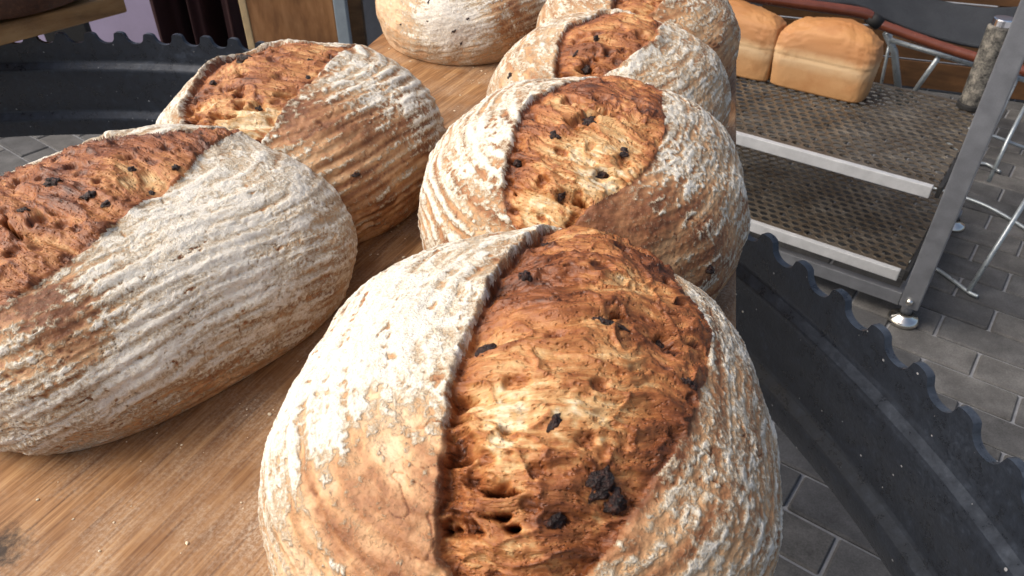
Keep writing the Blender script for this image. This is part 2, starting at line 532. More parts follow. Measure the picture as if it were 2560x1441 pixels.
def lump(name, loc, size, normal, spin, seed, mat, parent, sub=3):
    bm = bmesh.new(); bmesh.ops.create_icosphere(bm, subdivisions=sub, radius=1)
    co = np.array([v.co[:] for v in bm.verts])
    n = 0.9 * pn(co[:, 0] * 1.3 + seed * 3.1, co[:, 1] * 1.3 + co[:, 2] * 1.1, seed) * .5 + pn(co[:, 0] * 3.5 + seed, co[:, 1] * 3.5 - co[:, 2] * 2.7, seed + 3) * .4 + pn(co[:, 0] * 8 + seed, co[:, 1] * 8 - co[:, 2] * 6, seed + 5) * .2
    for v, k in zip(bm.verts, n): v.co *= 1 + k
    q = Vector(normal).to_track_quat('Z', 'Y').to_matrix().to_4x4()
    Mx = Matrix.Translation(loc) @ q @ Matrix.Rotation(spin, 4, 'Z') @ Matrix.Diagonal((size[0], size[1], size[2], 1))
    bmesh.ops.transform(bm, matrix=Mx, verts=bm.verts)
    return bm_obj(name, bm, mat, parent, True)

def loaf(label, cx, cy, yaw, a, b, h, N, seed, left, right, back=.03, front=.0, kx=.75, ridge=.0010, pitch=.0100,
         flour=.75, bakeb=.40, deep=(.006, .010), fib=0.0, patches=(), bpatch=(), tpatch=(), raisins=(), lip=(.004, .003), lumpy=.004, cut=None,
         tearb=.42, zoff=0.0, ringc=.22, ringR=1.0, ringL=1.0, craters=(), tamp=1.0, tear_mat=None, wide=False, nexp=2.25, flour_lo=(.18, .5)):
    root = empty('crusty_loaf', (cx, cy, BOARD))
    g = np.linspace(-1, 1, N); g = .78 * g + .22 * g ** 3
    uu, vv = np.meshgrid(g, g, indexing='ij')
    p = (uu * np.sqrt(1 - vv * vv / 2)).ravel(); q = (vv * np.sqrt(1 - uu * uu / 2)).ravel()
    r = np.hypot(p, q); th = np.arctan2(q, p)
    amax = 2.2; al = r * amax
    c_, s_ = np.cos(th), np.sin(th)
    fsup = (np.abs(c_) ** nexp + np.abs(s_) ** nexp) ** (-1 / nexp)
    fsup = fsup * (1 + .025 * np.sin(2 * th + seed) + .018 * np.sin(3 * th + 2 * seed))
    cz = .36 * h
    top = al < np.pi / 2
    sa = np.sin(np.minimum(al, np.pi - .001)); ca = np.cos(al)
    rho = np.where(top, np.maximum(sa, 0) ** .88, 1 - (1 - sa) * .55)
    z = np.where(top, cz + (h - cz) * np.maximum(ca, 0) ** .92, cz * (1 + ca / abs(math.cos(amax))))
    Lx, Ly = a * 1.32 + .055, b * 1.32 + .055
    U, V = p * Lx, q * Ly
    lx, ly = a * fsup * rho * c_, b * fsup * rho * s_
    cyaw, syaw = math.cos(yaw), math.sin(yaw)
    B = np.stack([lx * cyaw - ly * syaw, lx * syaw + ly * cyaw, z], 1)
    G = B.reshape(N, N, 3)
    nrm = np.cross(np.gradient(G, axis=0), np.gradient(G, axis=1)).reshape(-1, 3)
    nrm /= np.linalg.norm(nrm, axis=1, keepdims=True) + 1e-12
    if (nrm * (B - np.array([0, 0, h * .4]))).sum() < 0: nrm = -nrm
    W = B + np.array([cx, cy, BOARD])
    px, py = project(W)
    facing = ((CAMP - W) * nrm).sum(1) > 0
    fi = np.nonzero(facing)[0]
    def pick(x, y):
        return fi[np.argmin((px[fi] - x) ** 2 + (py[fi] - y) ** 2)]
    if left is not None:
        Lp = [pick(*c) for c in left]; Rp = [pick(*c) for c in right]
        Lq = [np.array([U[i], V[i]]) for i in Lp]; Rq = [np.array([U[i], V[i]]) for i in Rp]
        bd = .5 * (Lq[0] + Rq[0]); fd = .5 * (Lq[-1] + Rq[-1])
        axis = bd - fd; axis /= np.linalg.norm(axis)
        poly = Lq + ([fd - axis * front] if front > 0 else []) + Rq[::-1] + (([Rq[0] + axis * back, Lq[0] + axis * back] if wide else [bd + axis * back]) if back > 0 else [])
        sdist = signed_dist(U, V, chaikin(np.array(poly), 2))
    else:
        sdist = np.full(U.shape, .3); axis = np.array([1.0, 0])
    sdist = sdist + pn(U / .006, V / .006, seed) * .0013 + pn(U / .0022, V / .0022, seed + 1) * .00025
    # tear-space coordinates: along the axis / across it
    A1 = U * axis[0] + V * axis[1]; A2 = -U * axis[1] + V * axis[0]
    if fib: 
        cf, sf = math.cos(fib), math.sin(fib); A1, A2 = A1 * cf + A2 * sf, -A1 * sf + A2 * cf
    T = sstep(.0016, -.0016, sdist)
    out = np.maximum(sdist, 0); din = np.maximum(-sdist, 0)
    A2c = A2[sdist < 0].mean() if (sdist < 0).any() else 0.0
    wL = sstep(-.014, .014, A2 - A2c)
    # crust relief
    low = fbm(U / .06, V / .06, seed + 2, 2)
    mid = fbm(U / .018, V / .018, seed + 4, 3)
    fine = fbm(U / .0038, V / .0038, seed + 7, 3)
    R = np.hypot(U * kx, V) + fbm(U / .035, V / .035, seed + 9, 2) * .0013
    ringw = np.cos(2 * np.pi * R / pitch)
    band = pn(R / .0060, np.abs(th) * 1.0, seed + 18)
    streak = pn(R / .0028, np.abs(th) * 1.8, seed + 17)
    ringa = np.clip(.55 + 1.1 * fbm(U / .03, V / .03, seed + 11, 2), 0, 1.2) * sstep(.012, .03, R) 
    ringa = ringa * (ringR + (ringL - ringR) * sstep(-.012, .012, A2 - A2c))
    lp = (lip[1] + (lip[0] - lip[1]) * wL) * np.exp(-out / .007) * np.clip(.6 + 1.0 * low + .8 * mid, 0, 1.6)
    crack = np.abs(pn(U / .016 + mid * .6, V / .03 + low, seed + 13)) + .25 * (pn(U / .03, V / .03, seed + 15) < .15)
    ck = sstep(.022, .0, crack)
    clump = sstep(.10, .42, pn(U / .0021, V / .0021, seed + 40) + .5 * pn(U / .0011, V / .0011, seed + 41)) * np.clip(.5 + 1.2 * pn(U / .02, V / .02, seed + 42), 0, 1)
    chalk = sstep(.02, .22, fbm(R / .010, np.abs(th) * 4.5, seed + 45, 3) + .35 * fine)
    dc = clump * .00028 + low * lumpy + mid * .0007 + ringw * ridge * .55 * ringa + fine * .00055 + streak * .0003 + lp - ck * .0009
    # torn relief
    w1 = A1 + fbm(A1 / .02, A2 / .02, seed + 20, 2) * .0028; w2 = A2 + fbm(A1 / .02, A2 / .02, seed + 22, 2) * .0028
    folds = 1 - np.abs(fbm(w1 / .022, w2 / .060, seed + 24, 2)) * 2.2
    f1 = pn(w1 / .0050, w2 / .024, seed + 26); f2 = pn(w1 / .0024, w2 / .0095, seed + 27); f3 = 1 - 2 * np.abs(pn(w1 / .0036, w2 / .0052, seed + 28))
    wd, wv = worley(w1 / .0078, w2 / .0095, seed + 29)
    hole = np.where(wv > .80, sstep(.42, .20, wd) * (wv - .4) * 1.6, 0)
    wd2, wv2 = worley(w1 / .0032, w2 / .0040, seed + 30)
    hole2 = np.where(wv2 > .5, sstep(.5, .2, wd2), 0)
    web = np.clip(1 - 2.2 * np.abs(pn(w1 / .013, w2 / .024, seed + 31) + .25 * pn(w1 / .005, w2 / .009, seed + 32)), 0, 1) ** 6
    torn = np.clip(.5 + 1.3 * fbm(A1 / .03, A2 / .03, seed + 33, 2), 0, 1)        # smooth skins against ragged crumb
    dt = -(deep[0] + (deep[1] * (.35 + .65 * wL)) * np.exp(-din / .010)) + folds * .0030 + f1 * .0015 + (f2 * .0010 + f3 * .0004) * (.25 + torn) + web * .0018 + pn(w1 / .0014, w2 / .0030, seed + 43) * .0004 - hole * .0030 - hole2 * .0006 * torn + low * lumpy
    dt = dt * tamp
    disp = dc * (1 - T) + dt * T
    disp *= np.clip((1 - r) / .08, 0, 1)
    D = B + nrm * disp[:, None]
    D[:, 2] = np.maximum(D[:, 2] + zoff, .0006)
    # colour masks
    zf = z / h
    fl = flour * (.30 + .70 * sstep(flour_lo[0], flour_lo[1], zf)) + ringc * ringw * ringa + .20 * streak + .22 * band + .16 * mid + .12 * low + .16 * fine + .30 * clump + .34 * chalk - .17 - .45 * ck - .22 * np.exp(-out / .0012) - .10
    bk = bakeb + .30 * low + .30 * mid - .16 * band + .14 * np.exp(-out / .012) + .35 * ck - .14 * sstep(.30, .05, zf) + .22 * np.exp(-out / .0012) + .10 * streak - .10 * band
    tb = tearb + .30 * fbm(A1 / .030, A2 / .045, seed + 36, 2) + .08 * folds + .07 * f1 + .06 * f2 + .04 * f3 + .20 * web + (wL * .34 * np.exp(-din / .010) + (1 - wL) * .20 * np.exp(-din / .006)) + .30 * hole + .09 * hole2 * torn - .12 * torn
    tb = tearb + (tb - tearb) * min(1, tamp * 1.3)
    def blob(lst, arr):
        for (x, y, rad, dv) in lst:
            i = pick(x, y)
            d = np.linalg.norm(B - B[i], axis=1) / rad
            arr += dv * np.exp(-(d * (1 + .6 * mid + .75 * fine + .35 * band)) ** 2 * 1.2)
    blob(patches, fl); blob(bpatch, bk); blob(tpatch, tb)
    flow_c = np.stack([R * 1000, np.abs(th) * .09 * 1000 + 40 * seed, np.full(len(R), seed * 1.7)], 1)
    flow_t = np.stack([w1 * 1000, w2 * 1000, np.full(len(R), seed * 2.3)], 1)
    for (x, y, rad, dep) in craters:
        i = pick(x, y); d = np.linalg.norm(B - B[i], axis=1) / (rad * .85) * (1 + .75 * f1 + .45 * f2 + .7 * mid)
        k = np.exp(-np.clip(d, 0, 4) ** 5)
        D -= nrm * (k * dep * .8 * T)[:, None]; tb += .16 * k
    D[:, 2] = np.maximum(D[:, 2], .0006)
    masks = np.clip(np.stack([fl, np.minimum(bk, .78), np.minimum(tb, .80)], 1), 0, 1)
    Tg = T.reshape(N, N)
    ft = .25 * (Tg[:-1, :-1] + Tg[1:, :-1] + Tg[1:, 1:] + Tg[:-1, 1:]) > .5
    ft = ft.ravel()
    zz = np.zeros(len(ft), bool)
    link('crust', grid_mesh('crust', D, N, ~ft, masks, flow_c), CRUST, root)
    if ft.any():
        link('crumb', grid_mesh('crumb', D, N, ft, masks, flow_t), tear_mat or CRUMB, root)
    for k, rz in enumerate(raisins):
        x, y, sx, sy, spin = rz
        i = pick(x, y)
        lump('raisin', Vector(D[i] - nrm[i] * sy * .28), (sx * .85, sy * .85, sy * .7), nrm[i], spin, seed + k, RAISIN, root)
    tag(root, label, 'bread', 'crusty loaves on the long board')
    return root

# front loaf
loaf('big floured loaf nearest the camera, its wide amber split studded with burnt raisins',
     .008, .262, 1.34, .138, .128, .152, 760, 1,
     [(1330, 592), (1262, 640), (1215, 720), (1172, 820), (1140, 920), (1118, 1020), (1108, 1120), (1098, 1230), (1090, 1330), (1110, 1410), (1160, 1480)],
     [(1690, 716), (1740, 780), (1772, 860), (1770, 950), (1730, 1030), (1690, 1110), (1640, 1200), (1570, 1310), (1480, 1440)],
     back=.04, wide=True, front=.03, flour=.72, bakeb=.31, tearb=.46, ringc=.20, ringR=.2, ridge=.0012, craters=[(1135, 1310, .006, .008), (1160, 1110, .008, .007), (1185, 1185, .006, .0045), (1145, 1000, .005, .007), (1660, 855, .005, .005), (1640, 770, .005, .005), (1625, 1300, .005, .005)], deep=(-.002, .011), fib=.25, lip=(.004, .0015),
     patches=[(950, 1250, .05, -.62), (1050, 1330, .04, -.5), (760, 1350, .05, -.55), (800, 1000, .06, .45), (900, 800, .05, .25), (1560, 1400, .04, -.3), (1870, 1050, .08, -.10), (1800, 1250, .06, -.05), (1650, 1250, .03, -.2), (850, 900, .07, .3)],
     bpatch=[(720, 1400, .06, -.25), (1050, 1240, .035, .18), (930, 1180, .03, .10), (1620, 1290, .03, .15), (1850, 1000, .06, .1)],
     tpatch=[(1180, 760, .03, .15), (1300, 640, .03, .22), (1720, 860, .03, .08), (1700, 1000, .03, .03), (1200, 1000, .03, -.25), (1250, 900, .03, -.2), (1230, 1220, .025, -.3), (1560, 780, .04, .08), (1480, 1050, .04, .05), (1650, 700, .03, .08), (1340, 1330, .02, .1)],
     raisins=[(1500, 1205, .0080, .0055, .6), (1540, 1250, .0062, .0048, .2), (1505, 822, .0120, .0030, 1.5), (1655, 850, .0075, .0028, .3), (1225, 870, .0065, .0045, .6), (1315, 680, .0040, .004, .8), (1385, 1065, .0050, .003, 1.0), (1375, 1300, .0060, .0045, .3), (1370, 598, .006, .0035, 1.4), (1715, 960, .006, .0025, 1.3)])
# second loaf in that row
loaf('second floured loaf in the right-hand row with a pale torn split and ringed crust',
     .056, .515, 1.40, .126, .131, .146, 490, 21,
     [(1420, 208), (1350, 240), (1310, 290), (1290, 350), (1270, 420), (1262, 480), (1265, 530), (1300, 590)],
     [(1645, 238), (1662, 300), (1655, 360), (1630, 410), (1590, 450), (1530, 490), (1460, 530), (1420, 585)],
     back=.04, wide=True, front=.03, flour=.76, deep=(-.002, .007), lip=(.003,.002), ringc=.42, ringR=.18, craters=[(1470, 300, .008, .008), (1330, 300, .004, .005), (1500, 440, .007, .006), (1360, 460, .004, .005), (1420, 260, .006, .006), (1590, 260, .006, .006), (1560, 400, .006, .005), (1410, 500, .006, .006), (1440, 560, .006, .006), (1300, 410, .004, .004)], kx=.85, ridge=.0012, fib=-.3, tearb=.36,
     patches=[(1520, 620, .06, -.7), (1640, 660, .06, -.7), (1740, 450, .04, .2), (1180, 560, .04, -.35), (1800, 600, .04, -.3), (1200, 400, .05, .25), (1480, 560, .03, -.2)],
     bpatch=[(1600, 650, .07, .2), (1180, 560, .05, -.05)],
     tpatch=[(1450, 230, .03, .35), (1640, 250, .02, .3), (1480, 460, .03, -.3), (1380, 560, .03, -.1), (1300, 400, .02, .1)],
     raisins=[(1475, 300, .0075, .005, .2), (1500, 430, .009, .0045, .2), (1405, 490, .006, .0035, .9), (1325, 300, .004, .0035, 0), (1295, 405, .004, .003, 0), (1560, 380, .005, .004, .6), (1385, 345, .005, .004, .3), (1770, 670, .004, .005, .5)])
# third
loaf('third floured loaf in the right-hand row, crust cracked along its right side',
     .098, .735, 1.36, .112, .122, .133, 340, 41,
     [(1470, 42), (1420, 58), (1400, 90), (1392, 140), (1388, 190), (1380, 230)],
     [(1640, 75), (1650, 95), (1600, 130), (1550, 165), (1500, 195), (1460, 230)],
     back=.03, wide=True, front=.03, flour=.70, ringL=.15, ringR=.35, craters=[(1470, 165, .006, .006), (1520, 135, .005, .005), (1440, 90, .006, .006), (1600, 95, .006, .006), (1560, 80, .005, .005)], ridge=.0008, tearb=.44, deep=(.0, .008), 
     patches=[(1290, 190, .04, -.25), (1750, 280, .04, -.1)], bpatch=[(1290, 200, .05, -.1)],
     raisins=[(1520, 138, .006, .0045, .4), (1465, 165, .005, .006, .2), (1440, 128, .007, .002, 1.4), (1490, 95, .004, .0035, 0), (1275, 190, .003, .004, .2)])
# fourth, cut by the top of the frame
loaf('farthest loaf of the right-hand row, greyish floured crust cut by the photo\'s top edge',
     .160, .945, 1.30, .112, .124, .130, 280, 61,
     [(1545, -70), (1535, -20), (1530, 20), (1545, 60), (1560, 80)],
     [(1700, -70), (1680, -20), (1640, 20), (1600, 60), (1580, 80)],
     back=.03, front=.02, flour=.60, ringL=.15, ringR=.2, ridge=.0006, tearb=.42, patches=[(1660, 70, .035, -.5), (1450, 40, .03, -.2), (1800, 130, .04, -.5)],
     raisins=[(1640, 60, .003, .003, 0)])
# left row, front
loaf('long floured loaf at the left edge, split open behind a broad striped flour flap',
     -.276, .450, .84, .156, .130, .119, 500, 81,
     [(480, 338), (350, 345), (230, 352), (120, 372), (0, 402), (-120, 450), (-240, 540)],
     [(640, 336), (560, 360), (470, 420), (380, 490), (290, 560), (190, 640), (90, 710), (0, 775), (-120, 850), (-220, 900)],
     back=.02, front=.03, nexp=2.9, flour=.80, ringc=.13, bakeb=.32, craters=[(60, 450, .006, .006), (180, 420, .006, .006), (90, 560, .006, .006), (250, 470, .005, .005), (330, 400, .005, .005), (30, 640, .006, .006), (160, 560, .005, .005), (420, 380, .005, .005)], flour_lo=(-.2, .3), kx=.45, ridge=.0011, pitch=.0105, fib=.1, tearb=.50, deep=(-.002, .005),
     patches=[(150, 840, .020, -.7), (95, 755, .022, -.6), (230, 880, .015, -.4), (600, 560, .07, .22), (480, 470, .05, .15), (560, 960, .035, -.3), (840, 700, .04, -.35), (320, 960, .02, .45), (290, 890, .015, .4), (560, 760, .05, .1), (420, 1020, .03, -.3)],
     bpatch=[(110, 740, .025, .30), (170, 850, .03, .22), (60, 1000, .06, -.18), (500, 950, .05, .12), (400, 1060, .03, .1), (800, 720, .05, .12)],
     tpatch=[(300, 460, .04, -.10), (100, 430, .04, .1), (50, 560, .04, .1), (450, 370, .03, .1)],
     raisins=[(225, 500, .0055, .0045, .3), (270, 512, .004, .003, 0), (140, 470, .006, .005, .4), (330, 430, .004, .003, .2), (375, 470, .003, .003, 0), (440, 425, .003, .003, .5), (70, 540, .004, .003, .6)])
# left row, middle
loaf('striped loaf between the left edge loaf and the pale cut loaf, holes in its split',
     -.196, .652, .95, .130, .134, .125, 420, 101,
     [(840, 112), (760, 112), (690, 116), (600, 140), (520, 185), (470, 235), (455, 290), (462, 340), (500, 400)],
     [(905, 108), (850, 130), (800, 175), (750, 220), (710, 270), (680, 315), (640, 370), (600, 420)],
     back=.01, front=.03, flour=.72, ringc=.34, craters=[(612, 150, .006, .014), (606, 185, .006, .012), (600, 225, .006, .011), (596, 262, .005, .009), (540, 290, .007, .008), (490, 245, .006, .007), (640, 265, .007, .007), (700, 190, .006, .006), (545, 230, .004, .005), (560, 350, .007, .007), (480, 300, .006, .006), (690, 130, .005, .005), (660, 135, .005, .005)], kx=.6, ridge=.0016, pitch=.0112, fib=.3, tearb=.34, deep=(.002, .007),
     patches=[(850, 330, .05, -.45), (900, 450, .07, -.5), (760, 300, .03, -.3), (870, 180, .05, .25), (1000, 240, .04, .15), (960, 290, .02, .2), (1050, 420, .04, -.4)],
     bpatch=[(880, 440, .03, .12), (900, 500, .06, -.06), (720, 300, .025, .25), (1040, 300, .04, .1)],
     tpatch=[(560, 330, .03, -.2), (650, 300, .03, -.2), (620, 190, .025, .35), (480, 220, .03, .15), (800, 150, .03, .15)],
     raisins=[(712, 188, .009, .0035, 1.2), (770, 180, .007, .003, 1.0), (640, 258, .005, .004, .6), (612, 155, .004, .010, .1), (775, 148, .003, .003, 0), (530, 205, .004, .003, 0), (890, 438, .0045, .003, 0)])
# left row, far: pale side where it touched its neighbour in the oven
loaf('pale-sided loaf at the top of the board with a speckled whitish flank',
     -.060, 1.098, .95, .133, .128, .116, 300, 121, None, None, flour=.12, bakeb=.0, ridge=.0003, lumpy=.004, flour_lo=(-.5, .1),
     patches=[(1120, 20, .050, .75), (1090, 70, .045, .75), (1180, 80, .040, .6), (1350, 0, .04, .6)],
     bpatch=[(1295, 20, .05, .45), (1340, 60, .05, .35), (1265, 80, .025, .12)],
     raisins=[(1135, 78, .0045, .002, .5), (1152, 112, .0035, .0022, 1.0), (1170, 47, .003, .0018, .3), (1075, 5, .005, .0022, 1.4), (1000, 62, .0022, .0018, 0), (1068, 52, .0022, .0015, 0)])

# ------------------------------------------------------------------ shelf rack with perforated trays
STEEL = painted('grey_steel', (.20, .21, .23), .42, .5, .10, 30)
ALU = painted('pale_aluminium', (.46, .47, .48), .45, .25, .08, 30)
DARK = painted('black_gap', (.012, .012, .012), .7, 0, .1, 30)
def tray_material():
    M = Mat('tray_metal', .38, .7, .5)
    co = M.coords(); n1 = M.noise(co, 9, 5, .65); n2 = M.noise(co, 70, 4, .65)
    c = M.ramp(n1, [(.35, (.11, .085, .060)), (.55, (.19, .160, .122)), (.75, (.32, .295, .25))])
    c = M.mix(M.ramp(n2, [(.5, 0.0), (.75, .5)]), c, (.09, .05, .025))
    M.color(c); M.rough(M.ramp(n2, [(.3, .32), (.7, .55)]))
    return M.m
TRAY = tray_material()
fr = at_z(2232, 795, 0)
RU = Vector((-.80, .60, 0)); RW = Vector((.60, .80, 0))
RACK_M = Matrix(((RU.x, RW.x, 0, fr.x), (RU.y, RW.y, 0, fr.y), (0, 0, 1, 0), (0, 0, 0, 1)))
S1, S2 = .36, .134

def perforated(W, D, pitch, hr, th=.0015):
    """sheet of hexagonally staggered holes with raised rims, as one mesh"""
    V = []; F = []; seg = 8
    dx, dy = pitch, pitch * .866
    nx, ny = int(W / dx), int(D / dy)
    ox, oy = (W - (nx - .5) * dx) / 2, (D - (ny - 1) * dy) / 2
    rj = random.Random(2)
    def cellring(cx, cy):
        b = len(V)
        hx, hy = dx / 2, dy / 2
        for x, y in [(hx, 0), (hx, hy), (0, hy), (-hx, hy), (-hx, 0), (-hx, -hy), (0, -hy), (hx, -hy)]: V.append((cx + x, cy + y, 0))
        r0 = hr * rj.uniform(.94, 1.06)
        for rad, z in ((1.14, 0.0), (1.02, .0007), (.97, -.0020)):
            for k in range(seg):
                a = math.pi / 4 * k; V.append((cx + r0 * rad * math.cos(a), cy + r0 * rad * math.sin(a), z))
        for q in range(3):
            for k in range(seg):
                k2 = (k + 1) % seg
                F.append((b + q * 8 + k, b + q * 8 + k2, b + q * 8 + 8 + k2, b + q * 8 + 8 + k))
    for j in range(ny):
        for i in range(nx - (j % 2)):
            cellring(ox + (i + .5 * (j % 2)) * dx, oy + j * dy)
    # rim strips
    def quad(x0, y0, x1, y1):
        b = len(V); V.extend([(x0, y0, 0), (x1, y0, 0), (x1, y1, 0), (x0, y1, 0)]); F.append((b, b + 1, b + 2, b + 3))
    ylo, yhi = oy - dy / 2, oy + (ny - 1) * dy + dy / 2
    quad(0, 0, W, ylo); quad(0, yhi, W, D)
    for j in range(ny):
        y0 = oy + j * dy - dy / 2; s = ox + .5 * (j % 2) * dx - dx / 2; e = s + (nx - (j % 2)) * dx
        quad(0, y0, s, y0 + dy); quad(e, y0, W, y0 + dy)
    me = bpy.data.meshes.new('perforated_sheet'); me.from_pydata(V, [], F); me.update()
    return me

def build_rack():
    root = empty('shelf_rack'); root.matrix_world = RACK_M
    Wd, Dp = .78, .56
    sheet = perforated(Wd - .03, Dp - .02, .0285, .0112)
    sheet.materials.append(TRAY)
    for z in (S1, S2):
        s = bpy.data.objects.new('tray', sheet); COL.objects.link(s); s.parent = root; s.location = (.015, .01, z)
        e = box('tray_edge', (.022, -.010, z - .025), (Wd - .02, .006, z + .003), ALU.m, root, .002); e.parent = s; e.location = (-.015, -.01, -z)
        e = box('gap_shade_strip', (.004, .004, z - .026), (.013, Dp - .01, z + .002), DARK.m, root, .001); e.parent = s; e.location = (-.015, -.01, -z)  # black strip painting the shade of the gap beside the post
    box('rail', (.0, .0, .040), (Wd, .022, .075), STEEL.m, root, .002)
    box('rail', (-.012, .02, .045), (.012, Dp, .075), STEEL.m, root, .002)
    box('post', (-.045, -.022, .055), (-.002, .022, 1.05), STEEL.m, root, .003)
    box('post', (Wd - .01, -.022, .055), (Wd + .033, .022, 1.05), STEEL.m, root, .003)
    CH = Mat('chrome_foot', .12, 1.0); CH.color((.75, .72, .66))
    for x, y in ((-.022, 0), (Wd + .012, 0), (-.022, Dp - .02)):
        bm = bmesh.new(); prof = [(.0, .030), (.016, .030), (.018, .022), (.030, .018), (.036, .010), (.036, .003), (.030, .0)]
        n = 28; rows = []
        for r, z in prof:
            rows.append([bm.verts.new((x + r * math.cos(2 * math.pi * k / n), y + r * math.sin(2 * math.pi * k / n), z)) for k in range(n)] if r > 0 else None)
        for a, b in zip(rows[1:-1], rows[2:]):
            for k in range(n): bm.faces.new((a[k], a[(k + 1) % n], b[(k + 1) % n], b[k]))
        bm.faces.new(rows[1])
        f = bm_obj('foot', bm, CH.m, root, True)
        bm = bmesh.new(); bmesh.ops.create_cone(bm, cap_ends=True, segments=16, radius1=.013, radius2=.013, depth=.03, matrix=Matrix.Translation((x, y, .042)))
        s = bm_obj('spindle', bm, STEEL.m, root, True); s.parent = f
    bm = bmesh.new(); bmesh.ops.create_uvsphere(bm, u_segments=16, v_segments=8, radius=.009, matrix=Matrix.Translation((-.022, -.024, .075)))
    bm_obj('bolt', bm, CH.m, root, True)
    tag(root, 'grey metal shelf rack with perforated trays and a chrome foot beside the bread board', 'rack')
build_rack()

# mottled upright at the rack's rear corner
def build_canister():
    p = RACK_M @ Vector((.044, .515, S1))
    M = Mat('mottled_grey', .75, 0, .3); co = M.coords(); n1 = M.noise(co, 34, 6, .7); n2 = M.noise(co, 200, 3, .6)
    M.color(M.ramp(M.math('ADD', M.math('MULTIPLY', n1, .75), M.math('MULTIPLY', n2, .25)), [(.40, (.02, .02, .019)), (.5, (.10, .095, .085)), (.64, (.27, .25, .21))])); M.bump(n1, .4, .003)
    root = empty('mottled_post', p)
    def cyl(name, r0, r1, z0, z1, m, seg=28):
        bm = bmesh.new(); bmesh.ops.create_cone(bm, cap_ends=True, segments=seg, radius1=r0, radius2=r1, depth=z1 - z0, matrix=Matrix.Translation((0, 0, (z0 + z1) / 2)))
        es = [e for e in bm.edges if abs(e.verts[0].co.z - e.verts[1].co.z) < 1e-5]
        bmesh.ops.bevel(bm, geom=es, offset=min(r1 * .12, (z1 - z0) * .2), segments=2, profile=.6, affect='EDGES')
        return bm_obj(name, bm, m, root, False)
    cyl('shaft', .031, .032, .014, .215, M.m)
    cyl('collar', .035, .035, .002, .016, DARK.m)
    cap = Mat('bright_cap', .15, 1.0); cap.color((.9, .9, .92))
    cyl('cap', .026, .026, .215, .235, cap.m)
    tag(root, 'mottled grey post with a bright metal cap at the back corner of the rack', 'post')
build_canister()

# ------------------------------------------------------------------ tin loaves on the rack
def tin_material():
    M = Mat('tin_bread', .6, 0, .35); co = M.n('TexCoord'); sx = M.n('SeparateXYZ'); M.l(co.outputs['Object'], sx.inputs[0])
    oc = M.coords(); n1 = M.noise(oc, 14, 4, .6); n2 = M.noise(oc, 130, 4, .65)
    zz = M.math('ADD', sx.outputs[2], M.math('MULTIPLY', M.math('SUBTRACT', n1, .5), .035))
    c = M.ramp(M.math('DIVIDE', zz, .20), [(.0, (.45, .235, .095)), (.30, (.52, .30, .14)), (.42, (.64, .45, .26)), (.48, (.62, .42, .23)), (.58, (.46, .235, .105)), (.72, (.43, .205, .082)), (.84, (.44, .215, .078)), (1, (.34, .140, .042))])
    c = M.mix(M.ramp(n1, [(.5, 0.0), (.72, .5)]), c, (.33, .13, .038))
    c = M.mix(M.ramp(n2, [(.6, 0.0), (.8, .35)]), c, (.22, .08, .025))
    M.color(c); M.bump(n2, .3, .0012); return M.m
TIN = tin_material()
def tin_loaf(label, p_left, length, seed):
    root = empty('tin_loaf', (p_left.x, p_left.y, S1 + .0018))
    root.rotation_euler = (0, 0, math.atan2(-RU.y, -RU.x))
    prof = [(.0, -.014), (.002, -.006), (.006, -.001), (.02, .000), (.05, .0015), (.078, .004), (.088, .0035), (.094, .0045), (.105, .0045), (.12, .0045), (.135, .0020), (.150, -.002), (.162, -.014), (.172, -.028), (.178, -.042)]
    L2, D2 = length / 2, .062
    zs = np.array([q[0] for q in prof]); os_ = np.array([q[1] for q in prof]); tt = np.linspace(0, len(prof) - 1, 64)
    prof = list(zip(np.interp(tt, np.arange(len(zs)), zs), np.interp(tt, np.arange(len(zs)), os_)))
    n = 240; V = []; F = []
    ka = np.linspace(0, 2 * np.pi, n, endpoint=False)
    for z, o in prof:
        e = .30 if z < .1 else .30 + (z - .1) * 3.0
        c, sn = np.cos(ka), np.sin(ka)
        hx, hy = max(L2 - .010 + o, .02), max(D2 - .006 + o, .012)
        x = hx * np.sign(c) * np.abs(c) ** e; y = hy * np.sign(sn) * np.abs(sn) ** e
        w = 1 + .010 * np.sin(3 * ka + seed) + .006 * np.sin(7 * ka + 2 * seed)
        up = max(0, (z - .085) / .09)
        wr = .0028 * up * fbm(x / .030 + seed, z / .012 + y / .03, int(seed * 10), 3) + .0010 * fbm(x / .02 + y / .02, z / .02 + seed, 7, 2)
        zz = np.full(n, z) + (.006 * np.sin(x * 28 + seed) * (z / .18) ** 2 if z > .1 else 0) - (.50 * x * x if z > .15 else .50 * x * x * up)
        zz = np.maximum(zz * 1.06, 0)
        for q in range(n): V.append((L2 + x[q] * (w[q] + wr[q] * 8), D2 + y[q] * (w[q] + wr[q] * 14), zz[q] + wr[q] * up))
    for i in range(len(prof) - 1):
        for k in range(n):
            k2 = (k + 1) % n; F.append((i * n + k, i * n + k2, (i + 1) * n + k2, (i + 1) * n + k))
    F.append(tuple(range((len(prof) - 1) * n, len(prof) * n)))
    F.append(tuple(range(n))[::-1])
    me = bpy.data.meshes.new('loaf'); me.from_pydata(V, [], F); me.update()
    o = link('loaf_body', me, TIN, root, True)
    tag(root, label, 'bread', 'tin loaves on the rack')
pl = at_z(1904, 214, S1); pr_ = at_z(2164, 253, S1)
tl_len = (pr_ - pl).length
tin_loaf('golden tin loaf at the right end of the upper perforated tray', pl, tl_len, 1.0)
tin_loaf('golden tin loaf half hidden behind the crusty loaves on the upper tray', pl + RU * (tl_len - .016), tl_len, 2.6)

